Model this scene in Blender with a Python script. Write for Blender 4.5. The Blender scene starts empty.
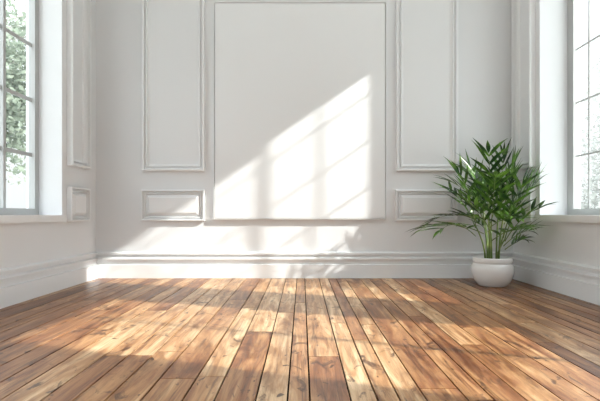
import bpy, bmesh, math, random
from mathutils import Vector, Matrix
random.seed(11)
sc = bpy.context.scene
COL = sc.collection
try:
    sc.view_settings.view_transform = 'Standard'
    sc.view_settings.look = 'None'
except Exception: pass

F = 450.0; EYE = 0.70; YW = 4.95; XL = -2.27; XR = 2.32; CEIL = 3.85; YB = -3.0
VPX = 302.0; HZ = 214.0
SC = F / YW
def wx(px): return (px - VPX) / SC
def wz(py): return EYE + (HZ - py) / SC

# ---------------- materials ----------------
def new_mat(name):
    m = bpy.data.materials.new(name); m.use_nodes = True
    nt = m.node_tree; b = nt.nodes['Principled BSDF']
    return m, nt, b
def paint(name, col, rough=0.55, var=0.02, bump=0.04, scale=60):
    m, nt, b = new_mat(name)
    tc = nt.nodes.new('ShaderNodeTexCoord')
    n = nt.nodes.new('ShaderNodeTexNoise'); n.inputs['Scale'].default_value = 1.3; n.inputs['Detail'].default_value = 6
    nt.links.new(tc.outputs['Object'], n.inputs['Vector'])
    r = nt.nodes.new('ShaderNodeValToRGB')
    r.color_ramp.elements[0].position = .3; r.color_ramp.elements[1].position = .7
    r.color_ramp.elements[0].color = tuple(c * (1 - var) for c in col) + (1,)
    r.color_ramp.elements[1].color = tuple(min(1, c * (1 + var)) for c in col) + (1,)
    nt.links.new(n.outputs['Fac'], r.inputs['Fac']); nt.links.new(r.outputs['Color'], b.inputs['Base Color'])
    b.inputs['Roughness'].default_value = rough
    if bump > 0:
        n2 = nt.nodes.new('ShaderNodeTexNoise'); n2.inputs['Scale'].default_value = scale; n2.inputs['Detail'].default_value = 3
        nt.links.new(tc.outputs['Object'], n2.inputs['Vector'])
        bp = nt.nodes.new('ShaderNodeBump'); bp.inputs['Strength'].default_value = bump; bp.inputs['Distance'].default_value = .01
        nt.links.new(n2.outputs['Fac'], bp.inputs['Height']); nt.links.new(bp.outputs['Normal'], b.inputs['Normal'])
    return m
M_wall = paint('wall_paint', (.76, .77, .785), .7, .008, .02)
M_trim = paint('trim_paint', (.81, .82, .832), .5, .005, 0)
M_canvas = paint('canvas_white', (.80, .81, .825), .8, .006, .03, 220)
M_frame = paint('frame_white', (.73, .74, .75), .5, .005, 0)
M_ceil = paint('ceiling_paint', (.84, .855, .87), .8)
M_winf = paint('window_frame_backlit', (.44, .45, .45), .4, .01, 0)  # darker grey than the trim: backlit shade put into the colour
M_pot = paint('ceramic_white', (.80, .795, .785), .25, .02, .01, 30)
M_soil = paint('potting_soil', (.045, .028, .018), .95, .4, .8, 60)
M_ground = paint('outside_ground', (.42, .43, .40), .9, .15, .3, 8)
M_bark = paint('bark', (.34, .32, .30), .9, .2, .5, 20)

def glass_mat():
    m = bpy.data.materials.new('window_glass'); m.use_nodes = True; nt = m.node_tree; nt.nodes.clear()
    o = nt.nodes.new('ShaderNodeOutputMaterial'); mx = nt.nodes.new('ShaderNodeMixShader')
    t = nt.nodes.new('ShaderNodeBsdfTransparent'); g = nt.nodes.new('ShaderNodeBsdfGlossy')
    g.inputs['Roughness'].default_value = .03; t.inputs['Color'].default_value = (.96, .98, .98, 1)
    mx.inputs['Fac'].default_value = .05
    nt.links.new(t.outputs[0], mx.inputs[1]); nt.links.new(g.outputs[0], mx.inputs[2]); nt.links.new(mx.outputs[0], o.inputs['Surface'])
    return m
M_glass = glass_mat()

def leaf_mat(name, c0, c1, rough=.35, trans=.25):
    m = bpy.data.materials.new(name); m.use_nodes = True; nt = m.node_tree
    b = nt.nodes['Principled BSDF']; o = nt.nodes['Material Output']
    tc = nt.nodes.new('ShaderNodeTexCoord'); n = nt.nodes.new('ShaderNodeTexNoise')
    n.inputs['Scale'].default_value = 9; n.inputs['Detail'].default_value = 3
    nt.links.new(tc.outputs['Object'], n.inputs['Vector'])
    r = nt.nodes.new('ShaderNodeValToRGB'); r.color_ramp.elements[0].position = .42; r.color_ramp.elements[1].position = .64
    r.color_ramp.elements[0].color = c0 + (1,); r.color_ramp.elements[1].color = c1 + (1,)
    nt.links.new(n.outputs['Fac'], r.inputs['Fac']); nt.links.new(r.outputs['Color'], b.inputs['Base Color'])
    b.inputs['Roughness'].default_value = rough
    t = nt.nodes.new('ShaderNodeBsdfTranslucent'); nt.links.new(r.outputs['Color'], t.inputs['Color'])
    mx = nt.nodes.new('ShaderNodeMixShader'); mx.inputs['Fac'].default_value = trans
    nt.links.new(b.outputs[0], mx.inputs[1]); nt.links.new(t.outputs[0], mx.inputs[2]); nt.links.new(mx.outputs[0], o.inputs['Surface'])
    return m
M_leaf = leaf_mat('palm_leaf', (.009, .038, .008), (.11, .24, .03), .30, .2)
M_stem = leaf_mat('palm_stem', (.09, .15, .035), (.22, .28, .08), .45, .0)
M_tleaf = leaf_mat('tree_leaf', (.17, .21, .16), (.25, .285, .225), .6, .35)
M_tleaf2 = leaf_mat('hazed_tree_leaf', (.32, .33, .315), (.38, .385, .37), .6, .35)  # leaf colour bleached to stand for haze and overexposure

def wood():
    m, nt, b = new_mat('plank_wood')
    N = nt.nodes.new; L = nt.links.new
    tc = N('ShaderNodeTexCoord'); a1 = N('ShaderNodeAttribute'); a1.attribute_name = 'rnd'
    a2 = N('ShaderNodeAttribute'); a2.attribute_name = 'rnd2'
    off = N('ShaderNodeCombineXYZ')
    def mul(src, k):
        q = N('ShaderNodeMath'); q.operation = 'MULTIPLY'; q.inputs[1].default_value = k; L(src, q.inputs[0]); return q.outputs[0]
    L(mul(a1.outputs['Fac'], 43.), off.inputs[0]); L(mul(a2.outputs['Fac'], 71.), off.inputs[1]); L(mul(a1.outputs['Fac'], 19.), off.inputs[2])
    add = N('ShaderNodeVectorMath'); add.operation = 'ADD'; L(tc.outputs['Object'], add.inputs[0]); L(off.outputs[0], add.inputs[1])
    def scaled(v):
        q = N('ShaderNodeVectorMath'); q.operation = 'MULTIPLY'; q.inputs[1].default_value = v; L(add.outputs[0], q.inputs[0]); return q.outputs[0]
    def noise(v, det, rough, dist):
        g = N('ShaderNodeTexNoise'); g.inputs['Scale'].default_value = 1; g.inputs['Detail'].default_value = det
        g.inputs['Roughness'].default_value = rough; g.inputs['Distortion'].default_value = dist; L(scaled(v), g.inputs['Vector']); return g.outputs['Fac']
    def ramp(src, stops):
        r = N('ShaderNodeValToRGB'); cr = r.color_ramp
        cr.elements[0].position = stops[0][0]; cr.elements[0].color = stops[0][1] + (1,)
        cr.elements[1].position = stops[-1][0]; cr.elements[1].color = stops[-1][1] + (1,)
        for p, c in stops[1:-1]:
            e = cr.elements.new(p); e.color = c + (1,)
        L(src, r.inputs['Fac']); return r.outputs['Color']
    def mix(kind, fac, a, c):
        q = N('ShaderNodeMixRGB'); q.blend_type = kind
        if isinstance(fac, float): q.inputs[0].default_value = fac
        else: L(fac, q.inputs[0])
        L(a, q.inputs[1])
        if isinstance(c, tuple): q.inputs[2].default_value = c + (1,)
        else: L(c, q.inputs[2])
        return q.outputs[0]
    g = noise((40, 1.8, 1), 8, .68, .9)
    g2 = noise((11, 1.3, 1), 5, .6, 1.6)
    g3 = noise((5.5, 1.6, 1), 4, .6, .8)
    kn = noise((10, 5.5, 1), 5, .64, 1.2)
    kn2 = noise((24, 15, 1), 3, .5, .6)
    mixv = N('ShaderNodeMath'); mixv.operation = 'MULTIPLY_ADD'; mixv.inputs[1].default_value = .74
    gs = N('ShaderNodeMath'); gs.operation = 'MULTIPLY_ADD'; gs.inputs[1].default_value = 1.7; gs.inputs[2].default_value = -.70; L(g2, gs.inputs[0])
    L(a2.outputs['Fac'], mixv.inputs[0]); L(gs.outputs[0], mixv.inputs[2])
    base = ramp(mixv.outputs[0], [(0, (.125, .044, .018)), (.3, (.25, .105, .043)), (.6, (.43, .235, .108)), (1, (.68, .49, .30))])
    c = mix('MULTIPLY', 1.0, base, ramp(g, [(.34, (.34, .27, .21)), (.45, (.78, .73, .68)), (.57, (1., 1., 1.))]))
    c = mix('MULTIPLY', 1.0, c, ramp(g3, [(.34, (.52, .43, .36)), (.46, (1., 1., 1.))]))
    c = mix('MIX', ramp(kn, [(.585, (0., 0., 0.)), (.63, (.6, .6, .6)), (.685, (.95, .95, .95))]), c, (.06, .021, .009))
    c = mix('MIX', ramp(kn2, [(.67, (0., 0., 0.)), (.72, (.9, .9, .9))]), c, (.045, .017, .008))
    L(c, b.inputs['Base Color'])
    rr = N('ShaderNodeMapRange'); rr.inputs['To Min'].default_value = .24; rr.inputs['To Max'].default_value = .48
    L(g, rr.inputs['Value']); L(rr.outputs[0], b.inputs['Roughness'])
    bp = N('ShaderNodeBump'); bp.inputs['Strength'].default_value = .3; bp.inputs['Distance'].default_value = .004
    L(g, bp.inputs['Height']); L(bp.outputs['Normal'], b.inputs['Normal'])
    return m
M_wood = wood()
M_gap = paint('plank_gap', (.012, .006, .004), .95)

# ---------------- helpers ----------------
def link(name, verts, faces, mats, parent=None, smooth=False, midx=None):
    me = bpy.data.meshes.new(name); me.from_pydata([tuple(v) for v in verts], [], faces)
    if not isinstance(mats, (list, tuple)): mats = [mats]
    for m in mats: me.materials.append(m)
    if midx: 
        for p, i in zip(me.polygons, midx): p.material_index = i
    bm = bmesh.new(); bm.from_mesh(me); bmesh.ops.recalc_face_normals(bm, faces=bm.faces[:]); bm.to_mesh(me); bm.free()
    if smooth:
        for p in me.polygons: p.use_smooth = True
    o = bpy.data.objects.new(name, me); COL.objects.link(o)
    if parent: o.parent = parent
    return o
class MB:
    def __init__(s): s.v = []; s.f = []; s.m = []
    def box(s, x0, x1, y0, y1, z0, z1, mi=0):
        n = len(s.v)
        s.v += [(x0,y0,z0),(x1,y0,z0),(x1,y1,z0),(x0,y1,z0),(x0,y0,z1),(x1,y0,z1),(x1,y1,z1),(x0,y1,z1)]
        for q in ((0,3,2,1),(4,5,6,7),(0,1,5,4),(1,2,6,5),(2,3,7,6),(3,0,4,7)):
            s.f.append(tuple(n+i for i in q)); s.m.append(mi)
    def tube(s, pts, rads, n=8, mi=0):
        base = len(s.v)
        for i, p in enumerate(pts):
            p = Vector(p)
            d = (Vector(pts[min(i+1, len(pts)-1)]) - Vector(pts[max(i-1, 0)])).normalized()
            a = d.cross(Vector((.31,.9,.2))).normalized(); b2 = d.cross(a)
            for k in range(n):
                t = 2*math.pi*k/n; s.v.append(p + (a*math.cos(t) + b2*math.sin(t))*rads[i])
        for i in range(len(pts)-1):
            for k in range(n):
                s.f.append((base+i*n+k, base+i*n+(k+1)%n, base+(i+1)*n+(k+1)%n, base+(i+1)*n+k)); s.m.append(mi)
        s.f.append(tuple(base+k for k in range(n))); s.m.append(mi)
        e = base+(len(pts)-1)*n; s.f.append(tuple(e+k for k in range(n))); s.m.append(mi)
    def build(s, name, mats, parent=None, smooth=False): return link(name, s.v, s.f, mats, parent, smooth, s.m)
def struct(o): o['kind'] = 'structure'; return o
def thing(name, label, cat, loc, group=None):
    o = bpy.data.objects.new(name, None); o.empty_display_size = .1; COL.objects.link(o); o.location = loc
    o['label'] = label; o['category'] = cat
    if group: o['group'] = group
    return o

# ---------------- floor ----------------
r1, r2 = [], []
fb = MB(); 
fb.box(XL-.45, XR+.5, YB, YW+.3, -.12, -.012, 1); r1 += [0]*6; r2 += [0]*6
x = XL - .02; GAP = .0036
rng = random.Random(12)
while x < XR + .02:
    w = rng.choice([.085, .10, .12, .135, .155])
    y = YB - rng.random()*2.5
    while y < YW:
        ln = rng.uniform(1.2, 3.0)
        y0 = max(y, YB); y1 = min(y+ln, YW+.01)
        if y1 - y0 > .02:
            fb.box(x+GAP, x+w-GAP, y0+GAP*.6, y1-GAP*.6, -.011, 0, 0)
            a = rng.random(); tone = rng.random()
            cxp = x + w/2
            tone = tone*.64 + .30*math.exp(-((cxp+.1)/1.1)**2)      # paler middle boards, redder side boards, with side shadow painted into the tone
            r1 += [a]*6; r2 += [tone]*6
        y += ln
    x += w
fl = struct(fb.build('floor', [M_wood, M_gap]))
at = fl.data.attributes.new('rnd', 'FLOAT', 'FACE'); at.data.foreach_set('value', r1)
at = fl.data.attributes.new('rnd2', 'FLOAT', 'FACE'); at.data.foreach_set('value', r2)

# ---------------- walls ----------------
b = MB(); b.box(XL-.4, XR+.45, YW, YW+.3, 0, CEIL); struct(b.build('wall_back', M_wall))
b = MB(); b.box(XL-.4, XR+.45, YB, YW+.3, CEIL, CEIL+.2); struct(b.build('ceiling', M_ceil))
b = MB(); b.box(XL-.4, -1.0, YB-.25, YB, 0, CEIL); b.box(1.0, XR+.45, YB-.25, YB, 0, CEIL); b.box(-1.0, 1.0, YB-.25, YB, 2.6, CEIL)
struct(b.build('wall_front', M_wall))
ZS, ZT = .69, 3.6
LW = [(2.75, 4.256, ZT), (.5, 2.1, ZT), (-2.2, -.3, ZT)]
RW = [(2.99, 4.39, ZT), (1.0, 2.4, 2.95), (-2.2, -.6, ZT)]
def side_wall(name, xi, xo, wins):
    b = MB(); x0, x1 = min(xi, xo), max(xi, xo)
    b.box(x0, x1, YB, YW, 0, ZS-.06); b.box(x0, x1, YB, YW, ZT, CEIL)
    ys = sorted(wins); e = YB
    for a, c, zt in ys:
        b.box(x0, x1, e, a, ZS-.06, ZT); e = c
        if zt < ZT: b.box(x0, x1, a, c, zt, ZT)
    b.box(x0, x1, e, YW, ZS-.06, ZT)
    struct(b.build(name, M_wall))
side_wall('wall_left', XL, XL-.34, LW)
side_wall('wall_right', XR, XR+.4, RW)

def window(n, xi, s, win, t, post=None, drop=0, sp=.51, cw=.36, st1=.06, hw=.013, hz=None, cwf=None):
    y0, y1, zt = win
    root = bpy.data.objects.new('window_%d' % n, None); COL.objects.link(root); root.location = (xi + s*t, (y0+y1)/2, ZS); root['kind'] = 'structure'
    ox, oy, oz = root.location
    def bx(b, xa, xb, ya, yb, za, zb): b.box(min(xa,xb)-ox, max(xa,xb)-ox, ya-oy, yb-oy, za-oz, zb-oz)
    xa, xb = xi + s*(t-.03), xi + s*(t+.03)
    st = .06
    hz = hz or hw
    yp = y1 - (post if post else (y1-y0)/2)
    f = MB()
    bx(f, xa, xb, y0, y0+st, ZS, zt); bx(f, xa, xb, y1-st1, y1, ZS, zt)
    bx(f, xa, xb, y0+st, y1-st1, ZS, ZS+.06); bx(f, xa, xb, yp, y1-st1, zt-.07, zt); bx(f, xa, xb, y0+st, yp, zt-.07-drop, zt)  # drop deepens the unseen near head, added to step the sun patch's top edge
    bx(f, xa+s*.012, xb-s*.012, yp-.017, yp+.017, ZS+.06, zt-.07)
    f.build('window_frame', M_winf, root)
    g = MB(); ma, mb = xi + s*(t-.003), xi + s*(t+.005)
    for far, (ya, yb) in enumerate(((y0+st, yp-.017), (yp+.017, y1-st1))):
        nc = max(1, round((yb-ya)/(cwf if (far and cwf) else cw)))
        for k in range(1, nc): 
            yy = ya+(yb-ya)*k/nc; bx(g, ma, mb, yy-hw, yy+hw, ZS+.06, zt-.07-(drop if yb < yp else 0))
        z = ZS+.06+sp-.01
        while z < zt-.3:
            bx(g, ma+s*.001, mb-s*.001, ya, yb, z-hz, z+hz); z += sp
    g.build('glazing_bars', M_winf, root)
    p = MB(); xp = xi+s*(t+.010); bx(p, xp-.002, xp+.002, y0+st*.8, y1-st*.8, ZS+.05, zt-.06)
    p.build('window_pane', M_glass, root)
    q = MB(); bx(q, xi - s*.035, xi+s*(t+.05), y0, y1, ZS-.06, ZS); bx(q, xi-s*.035, xi-s*.0005, y0-.03, y0, ZS-.06, ZS); bx(q, xi-s*.035, xi-s*.0005, y1, y1+.03, ZS-.06, ZS)
    q.build('window_sill', M_trim, root)
window(1, XL, -1, LW[0], .25, .47, hw=.018)
window(2, XR, 1, RW[0], .30, .49, .08, st1=.095, hw=.0085, hz=.0075, cwf=.18, cw=.45)
window(3, XL, -1, LW[1], .25)
window(4, XR, 1, RW[1], .30, None, 0, 1.1, .7)
window(5, XL, -1, LW[2], .25)
window(6, XR, 1, RW[2], .30)

# ---------------- baseboards ----------------
P = [(0,0),(.045,0),(.045,.145),(.018,.150),(.018,.196),(.046,.201),(.046,.217),(.014,.232),(.012,.252),(.038,.257),(.038,.273),(.008,.285),(0,.285)]
def board(name, fn, u0, u1, m0, m1):
    v = []; f = []
    for h, z in P: v.append(fn(u0+h*m0, h, z)); v.append(fn(u1-h*m1, h, z))
    n = len(P)
    for i in range(n-1): f.append((2*i, 2*i+1, 2*i+3, 2*i+2))
    f.append(tuple(2*i for i in range(n))); f.append(tuple(2*i+1 for i in range(n)))
    return struct(link(name, v, f, M_trim))
board('baseboard_back', lambda u,h,z: (u, YW-h, z), XL, XR, 1, 1)
board('baseboard_left', lambda u,h,z: (XL+h, u, z), YB, YW, 0, 1)
board('baseboard_right', lambda u,h,z: (XR-h, u, z), YB, YW, 0, 1)

# ---------------- wall mouldings ----------------
back = lambda u, v, h: (u, YW-h, v)
left = lambda u, v, h: (XL+h, u, v)
right = lambda u, v, h: (XR-h, u, v)
PT = [(0,0),(0,.036),(.004,.042),(.022,.042),(.026,.012),(.042,.010),(.046,.028),(.056,.030),(.062,.006),(.074,.006),(.078,0)]
PS = [(0,0),(0,.030),(.004,.036),(.017,.036),(.021,.010),(.032,.008),(.036,.024),(.042,.024),(.047,.003),(.058,.003),(.064,.016),(.088,.032)]
def ring(name, fn, u0, u1, v0, v1, prof, fill=False, k=1.0, hk=1.0):
    v = []; f = []
    for d, h in prof:
        d *= k; h *= hk
        v += [fn(u0+d, v0+d, h), fn(u1-d, v0+d, h), fn(u1-d, v1-d, h), fn(u0+d, v1-d, h)]
    for i in range(len(prof)-1):
        for j in range(4): f.append((4*i+j, 4*i+(j+1)%4, 4*i+4+(j+1)%4, 4*i+4+j))
    if fill:
        i = len(prof)-1; f.append((4*i, 4*i+1, 4*i+2, 4*i+3))
    return struct(link(name, v, f, M_trim))
ZP = 1.17
ring('trim_1', back, wx(143), wx(205), ZP, 3.62, PT)
ring('trim_2', back, wx(396), wx(457), ZP, 3.62, PT)
ring('trim_3', back, wx(142), wx(205), .625, .965, PS, True)
ring('trim_4', back, wx(395), wx(457), .625, .965, PS, True)
ring('trim_5', left, 4.34, 4.73, ZP, 3.62, PT, hk=1.4)
ring('trim_6', left, 4.34, 4.73, .625, .965, PS, True, hk=1.4)
ring('trim_7', right, 4.47, 4.86, ZP, 3.62, PT, hk=1.4)
ring('trim_8', right, 4.47, 4.86, .625, .965, PS, True, hk=1.4)

# ---------------- blank picture ----------------
cx0, cx1, cz0, cz1 = wx(214), wx(386), wz(219.5), wz(3)
pc = thing('blank_canvas', 'large blank white canvas in thin white frame hanging on the back wall', 'canvas', ((cx0+cx1)/2, YW, cz0))
ccx = (cx0+cx1)/2
def loc(u, v, h): return (u-ccx, -h, v-cz0)
v = []; f = []
pr = [(0,.001),(0,.036),(.002,.038),(.010,.038),(.012,.036),(.012,.015)]
for d, h in pr: v += [loc(cx0+d, cz0+d, h), loc(cx1-d, cz0+d, h), loc(cx1-d, cz1-d, h), loc(cx0+d, cz1-d, h)]
for i in range(len(pr)-1):
    for j in range(4): f.append((4*i+j, 4*i+(j+1)%4, 4*i+4+(j+1)%4, 4*i+4+j))
link('frame', v, f, M_frame, pc)
cb = MB(); cb.box(cx0+.018-ccx, cx1-.018-ccx, -.034, -.003, .018, cz1-cz0-.018); cb.build('canvas', M_canvas, pc)

# ---------------- potted palm ----------------
PX, PY = 1.87, 4.42
palm = thing('potted_palm', 'bushy green parlour palm in a rounded white ceramic pot in the right corner', 'plant', (PX, PY, 0))
def lathe(name, prof, mat, parent, n=64):
    v = []; f = []
    for r, z in prof:
        for k in range(n): v.append((r*math.cos(2*math.pi*k/n), r*math.sin(2*math.pi*k/n), z))
    for i in range(len(prof)-1):
        for k in range(n): f.append((i*n+k, i*n+(k+1)%n, (i+1)*n+(k+1)%n, (i+1)*n+k))
    f.append(tuple(range(n))); 
    return link(name, v, f, mat, parent, True)
lathe('pot', [(.118,0),(.128,.001),(.133,.006),(.140,.014),(.157,.034),(.176,.064),(.189,.10),(.197,.14),(.199,.165),(.195,.190),(.187,.208),(.179,.216),(.176,.220),(.176,.226),(.180,.229),(.183,.235),(.183,.268),(.180,.275),(.175,.277),(.168,.274),(.162,.25),(.158,.215),(.154,.20)], M_pot, palm)
sv = []; sf = []
rg = random.Random(2); n = 28; sv.append((0,0,.248))
for i in range(1, 7):
    for k in range(n):
        r = .158*i/6; sv.append((r*math.cos(2*math.pi*k/n), r*math.sin(2*math.pi*k/n), .240+rg.uniform(-.004,.008) if i < 6 else .234))
for k in range(n): sf.append((0, 1+k, 1+(k+1)%n))
for i in range(5):
    for k in range(n): sf.append((1+i*n+k, 1+i*n+(k+1)%n, 1+(i+1)*n+(k+1)%n, 1+(i+1)*n+k))
link('soil', sv, sf, M_soil, palm, True)

def clampw(p):
    # the crown is crowded against the right wall and the back wall
    x, y, z = p
    if x > .20: x = .20 + .20*math.tanh((x-.20)/.34)
    if y > .22: y = .22 + .25*math.tanh((y-.22)/.34)
    return Vector((x, y, max(z, .02)))
def blade(b, base, d, up, L, W, droop):
    side = d.cross(up).normalized()
    cur = base.copy(); dd = d.copy()
    i0 = len(b.v)
    prof = [.25, .7, .96, 1.0, .88, .68, .42, .18, 0.0]; ns = len(prof)-1
    for i in range(ns+1):
        w = W*prof[i]*.5
        nrm = side.cross(dd).normalized()
        fold = nrm * (w*.4)
        b.v += [clampw(cur - side*w + fold), clampw(cur), clampw(cur + side*w + fold)]
        dd = (dd + Vector((0,0,-droop*(0.4+i*.2)))).normalized()
        cur = cur + dd*(L/ns)
    for i in range(ns):
        a = i0+i*3
        b.f += [(a, a+1, a+4, a+3), (a+1, a+2, a+5, a+4)]; b.m += [0, 0]
def frond(base, az, el0, L, bend, rg, lat):
    b = MB(); pts = [Vector(base)]; ns = 14
    el = el0; cur = Vector(base)
    tw = rg.uniform(-.25, .25)
    for i in range(ns):
        t = i/ns; a = az + tw*t
        d = Vector((math.cos(a)*math.cos(el)*lat, math.sin(a)*math.cos(el)*lat, math.sin(el)))
        cur = cur + d*(L/ns); pts.append(cur.copy()); el -= bend/ns*(.5+t)
    b.tube([clampw(p) for p in pts], [.005*(1-.75*i/ns) for i in range(ns+1)], 6, 1)
    npair = rg.randint(5, 6)
    t0 = .28
    for k in range(npair):
        t = t0 + (1-t0)*(k/(npair-.5)); fi = min(t*ns, ns-.01); i = int(fi); p = pts[i].lerp(pts[i+1], fi-i)
        tan = (pts[i+1]-pts[i]).normalized()
        upv = Vector((0,0,1)); sd = tan.cross(upv)
        if sd.length < .05: sd = Vector((math.sin(az), -math.cos(az), 0))
        sd.normalize(); nr = sd.cross(tan).normalized()
        s = math.sin(math.pi*min(1, .25+.6*(k/npair)))
        for sg in (-1, 1):
            LL = min(.28, L*.47*(.62+.45*s))*rg.uniform(.82,1.12)
            ang = math.radians(47 - 24*(k/npair) + rg.uniform(-8,8))
            d = (tan*math.cos(ang) + sd*sg*math.sin(ang)*(.6+.4*lat) + nr*rg.uniform(.0,.3)).normalized()
            blade(b, p, d, nr, LL, rg.uniform(.030,.038), rg.uniform(.005,.055))
    tan = (pts[-1]-pts[-2]).normalized(); sd = tan.cross(Vector((0,0,1))).normalized()
    blade(b, pts[-1], tan, sd.cross(tan).normalized(), L*.28, .036, .04)
    return b.build('frond', [M_leaf, M_stem], palm, True)
rg = random.Random(33)
nst = 10; tips = []
for k in range(nst):
    a = 2*math.pi*k/nst + rg.uniform(-.2,.2); r = rg.uniform(.03,.085)
    h = rg.uniform(.22, .52); lean = rg.uniform(.03,.11)
    p0 = Vector((r*math.cos(a), r*math.sin(a), .235)); pts = []; m = 7
    for i in range(m+1):
        t = i/m; pts.append(p0 + Vector((math.cos(a)*lean*t*t, math.sin(a)*lean*t*t, h*t)))
    b = MB(); b.tube(pts, [.0095*(1-.4*i/m)*(1.12 if i%2 else 1) for i in range(m+1)], 8); b.build('stem', M_stem, palm, True)
    tips.append((pts[-1], a))
def latf(a):
    c, s = math.cos(a), math.sin(a)
    l = 1.18
    if c > 0: l = 1.18 - .66*c
    if s > 0: l = min(l, 1.18 - .5*s)
    return l
for j, (tp, a) in enumerate(tips):
    for q in range(3):
        az = a + [-.75, .1, .8][q] + rg.uniform(-.4,.4)
        el = math.radians([58, 78, 26][q] + rg.uniform(-9,8))
        L = [.58, .62, .56][q]*rg.uniform(.84,1.10)
        frond(tp - Vector((0,0,[.02,.0,.10][q])), az, el, L, rg.uniform(.45,1.1), rg, latf(az))

# ---------------- outside ----------------
g = MB(); g.box(-60, 60, -60, 90, -.6, -.3); struct(g.build('ground', M_ground))
def tree(x, y, h, R, label, seed, nl, ls=.13, mat=None, zlo=.30):
    rg = random.Random(seed); t = thing('tree', label, 'tree', (x, y, -.3))
    b = MB(); b.tube([(0,0,0),(.05,.02,h*.25),(-.04,.05,h*.5),(.03,0,h*.85)], [.08,.06,.045,.02], 10)
    ends = []
    for k in range(26):
        a = rg.uniform(0, 6.28); z0 = h*rg.uniform(zlo,.78); r = R*rg.uniform(.4,.95); 
        e = Vector((math.cos(a)*r, math.sin(a)*r, min(h, z0+rg.uniform(.1,.9)))); ends.append(e)
        b.tube([(0,0,z0), (e.x*.5, e.y*.5, (z0+e.z)/2+.1), e], [.025,.014,.006], 6)
    b.build('trunk', M_bark, t, True)
    f = MB()
    for i in range(nl):
        e = rg.choice(ends); u = rg.random()**.4
        dv = Vector((rg.gauss(0,1), rg.gauss(0,1), rg.gauss(0,.8))).normalized()*R*.4*u
        c = e*rg.uniform(.55,1.0) + dv
        if c.z < h*.15: c.z = h*.15 + rg.random()*.4
        d = Vector((rg.gauss(0,1), rg.gauss(0,1), rg.gauss(-.4,.7))).normalized(); s = d.cross(Vector((rg.gauss(0,1), rg.gauss(0,1), rg.gauss(0,1)))).normalized()
        L = ls*rg.uniform(.7,1.3); n0 = len(f.v)
        f.v += [c, c+d*L*.45+s*L*.28, c+d*L, c+d*L*.45-s*L*.28]; f.f.append((n0,n0+1,n0+2,n0+3)); f.m.append(0)
    f.build('foliage', mat or M_tleaf, t)
tree(-7.0, 9.4, 7.2, 1.8, 'leafy green tree outside the left window', 8, 9000, .15, None, .38)
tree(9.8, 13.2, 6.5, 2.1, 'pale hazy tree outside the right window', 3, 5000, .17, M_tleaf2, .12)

# ---------------- light ----------------
w = bpy.data.worlds.new('World'); sc.world = w; w.use_nodes = True
nt = w.node_tree; bg = nt.nodes['Background']
tc = nt.nodes.new('ShaderNodeTexCoord'); sp = nt.nodes.new('ShaderNodeSeparateXYZ'); rp = nt.nodes.new('ShaderNodeValToRGB')
nt.links.new(tc.outputs['Generated'], sp.inputs[0]); nt.links.new(sp.outputs['Z'], rp.inputs['Fac'])
# hazy horizon, brighter sky overhead
cr = rp.color_ramp
cr.elements[0].position = 0; cr.elements[0].color = (.142, .144, .144, 1)
cr.elements[1].position = 1; cr.elements[1].color = (.91, .955, 1, 1)
e = cr.elements.new(.32); e.color = (.175, .178, .18, 1)
e = cr.elements.new(.55); e.color = (.86, .895, .925, 1)
nt.links.new(rp.outputs['Color'], bg.inputs['Color']); bg.inputs['Strength'].default_value = 7.5
s = bpy.data.lights.new('sun', 'SUN'); s.energy = 10.5; s.angle = math.radians(1.1); s.color = (1, .955, .89)
so = bpy.data.objects.new('sun', s); COL.objects.link(so); so.location = (8, -2, 7)
d = Vector((-1, 1/3.0, -.68)); so.rotation_euler = d.to_track_quat('-Z', 'Y').to_euler()

cam = bpy.data.cameras.new('camera'); co = bpy.data.objects.new('camera', cam); COL.objects.link(co)
co.location = (0, 0, EYE); co.rotation_euler = (math.radians(90), 0, 0)
cam.sensor_width = 36; cam.lens = 36*F/600; cam.shift_x = -(VPX-300)/600; cam.shift_y = (HZ-200.5)/600
cam.clip_start = .05; cam.clip_end = 300
sc.camera = co
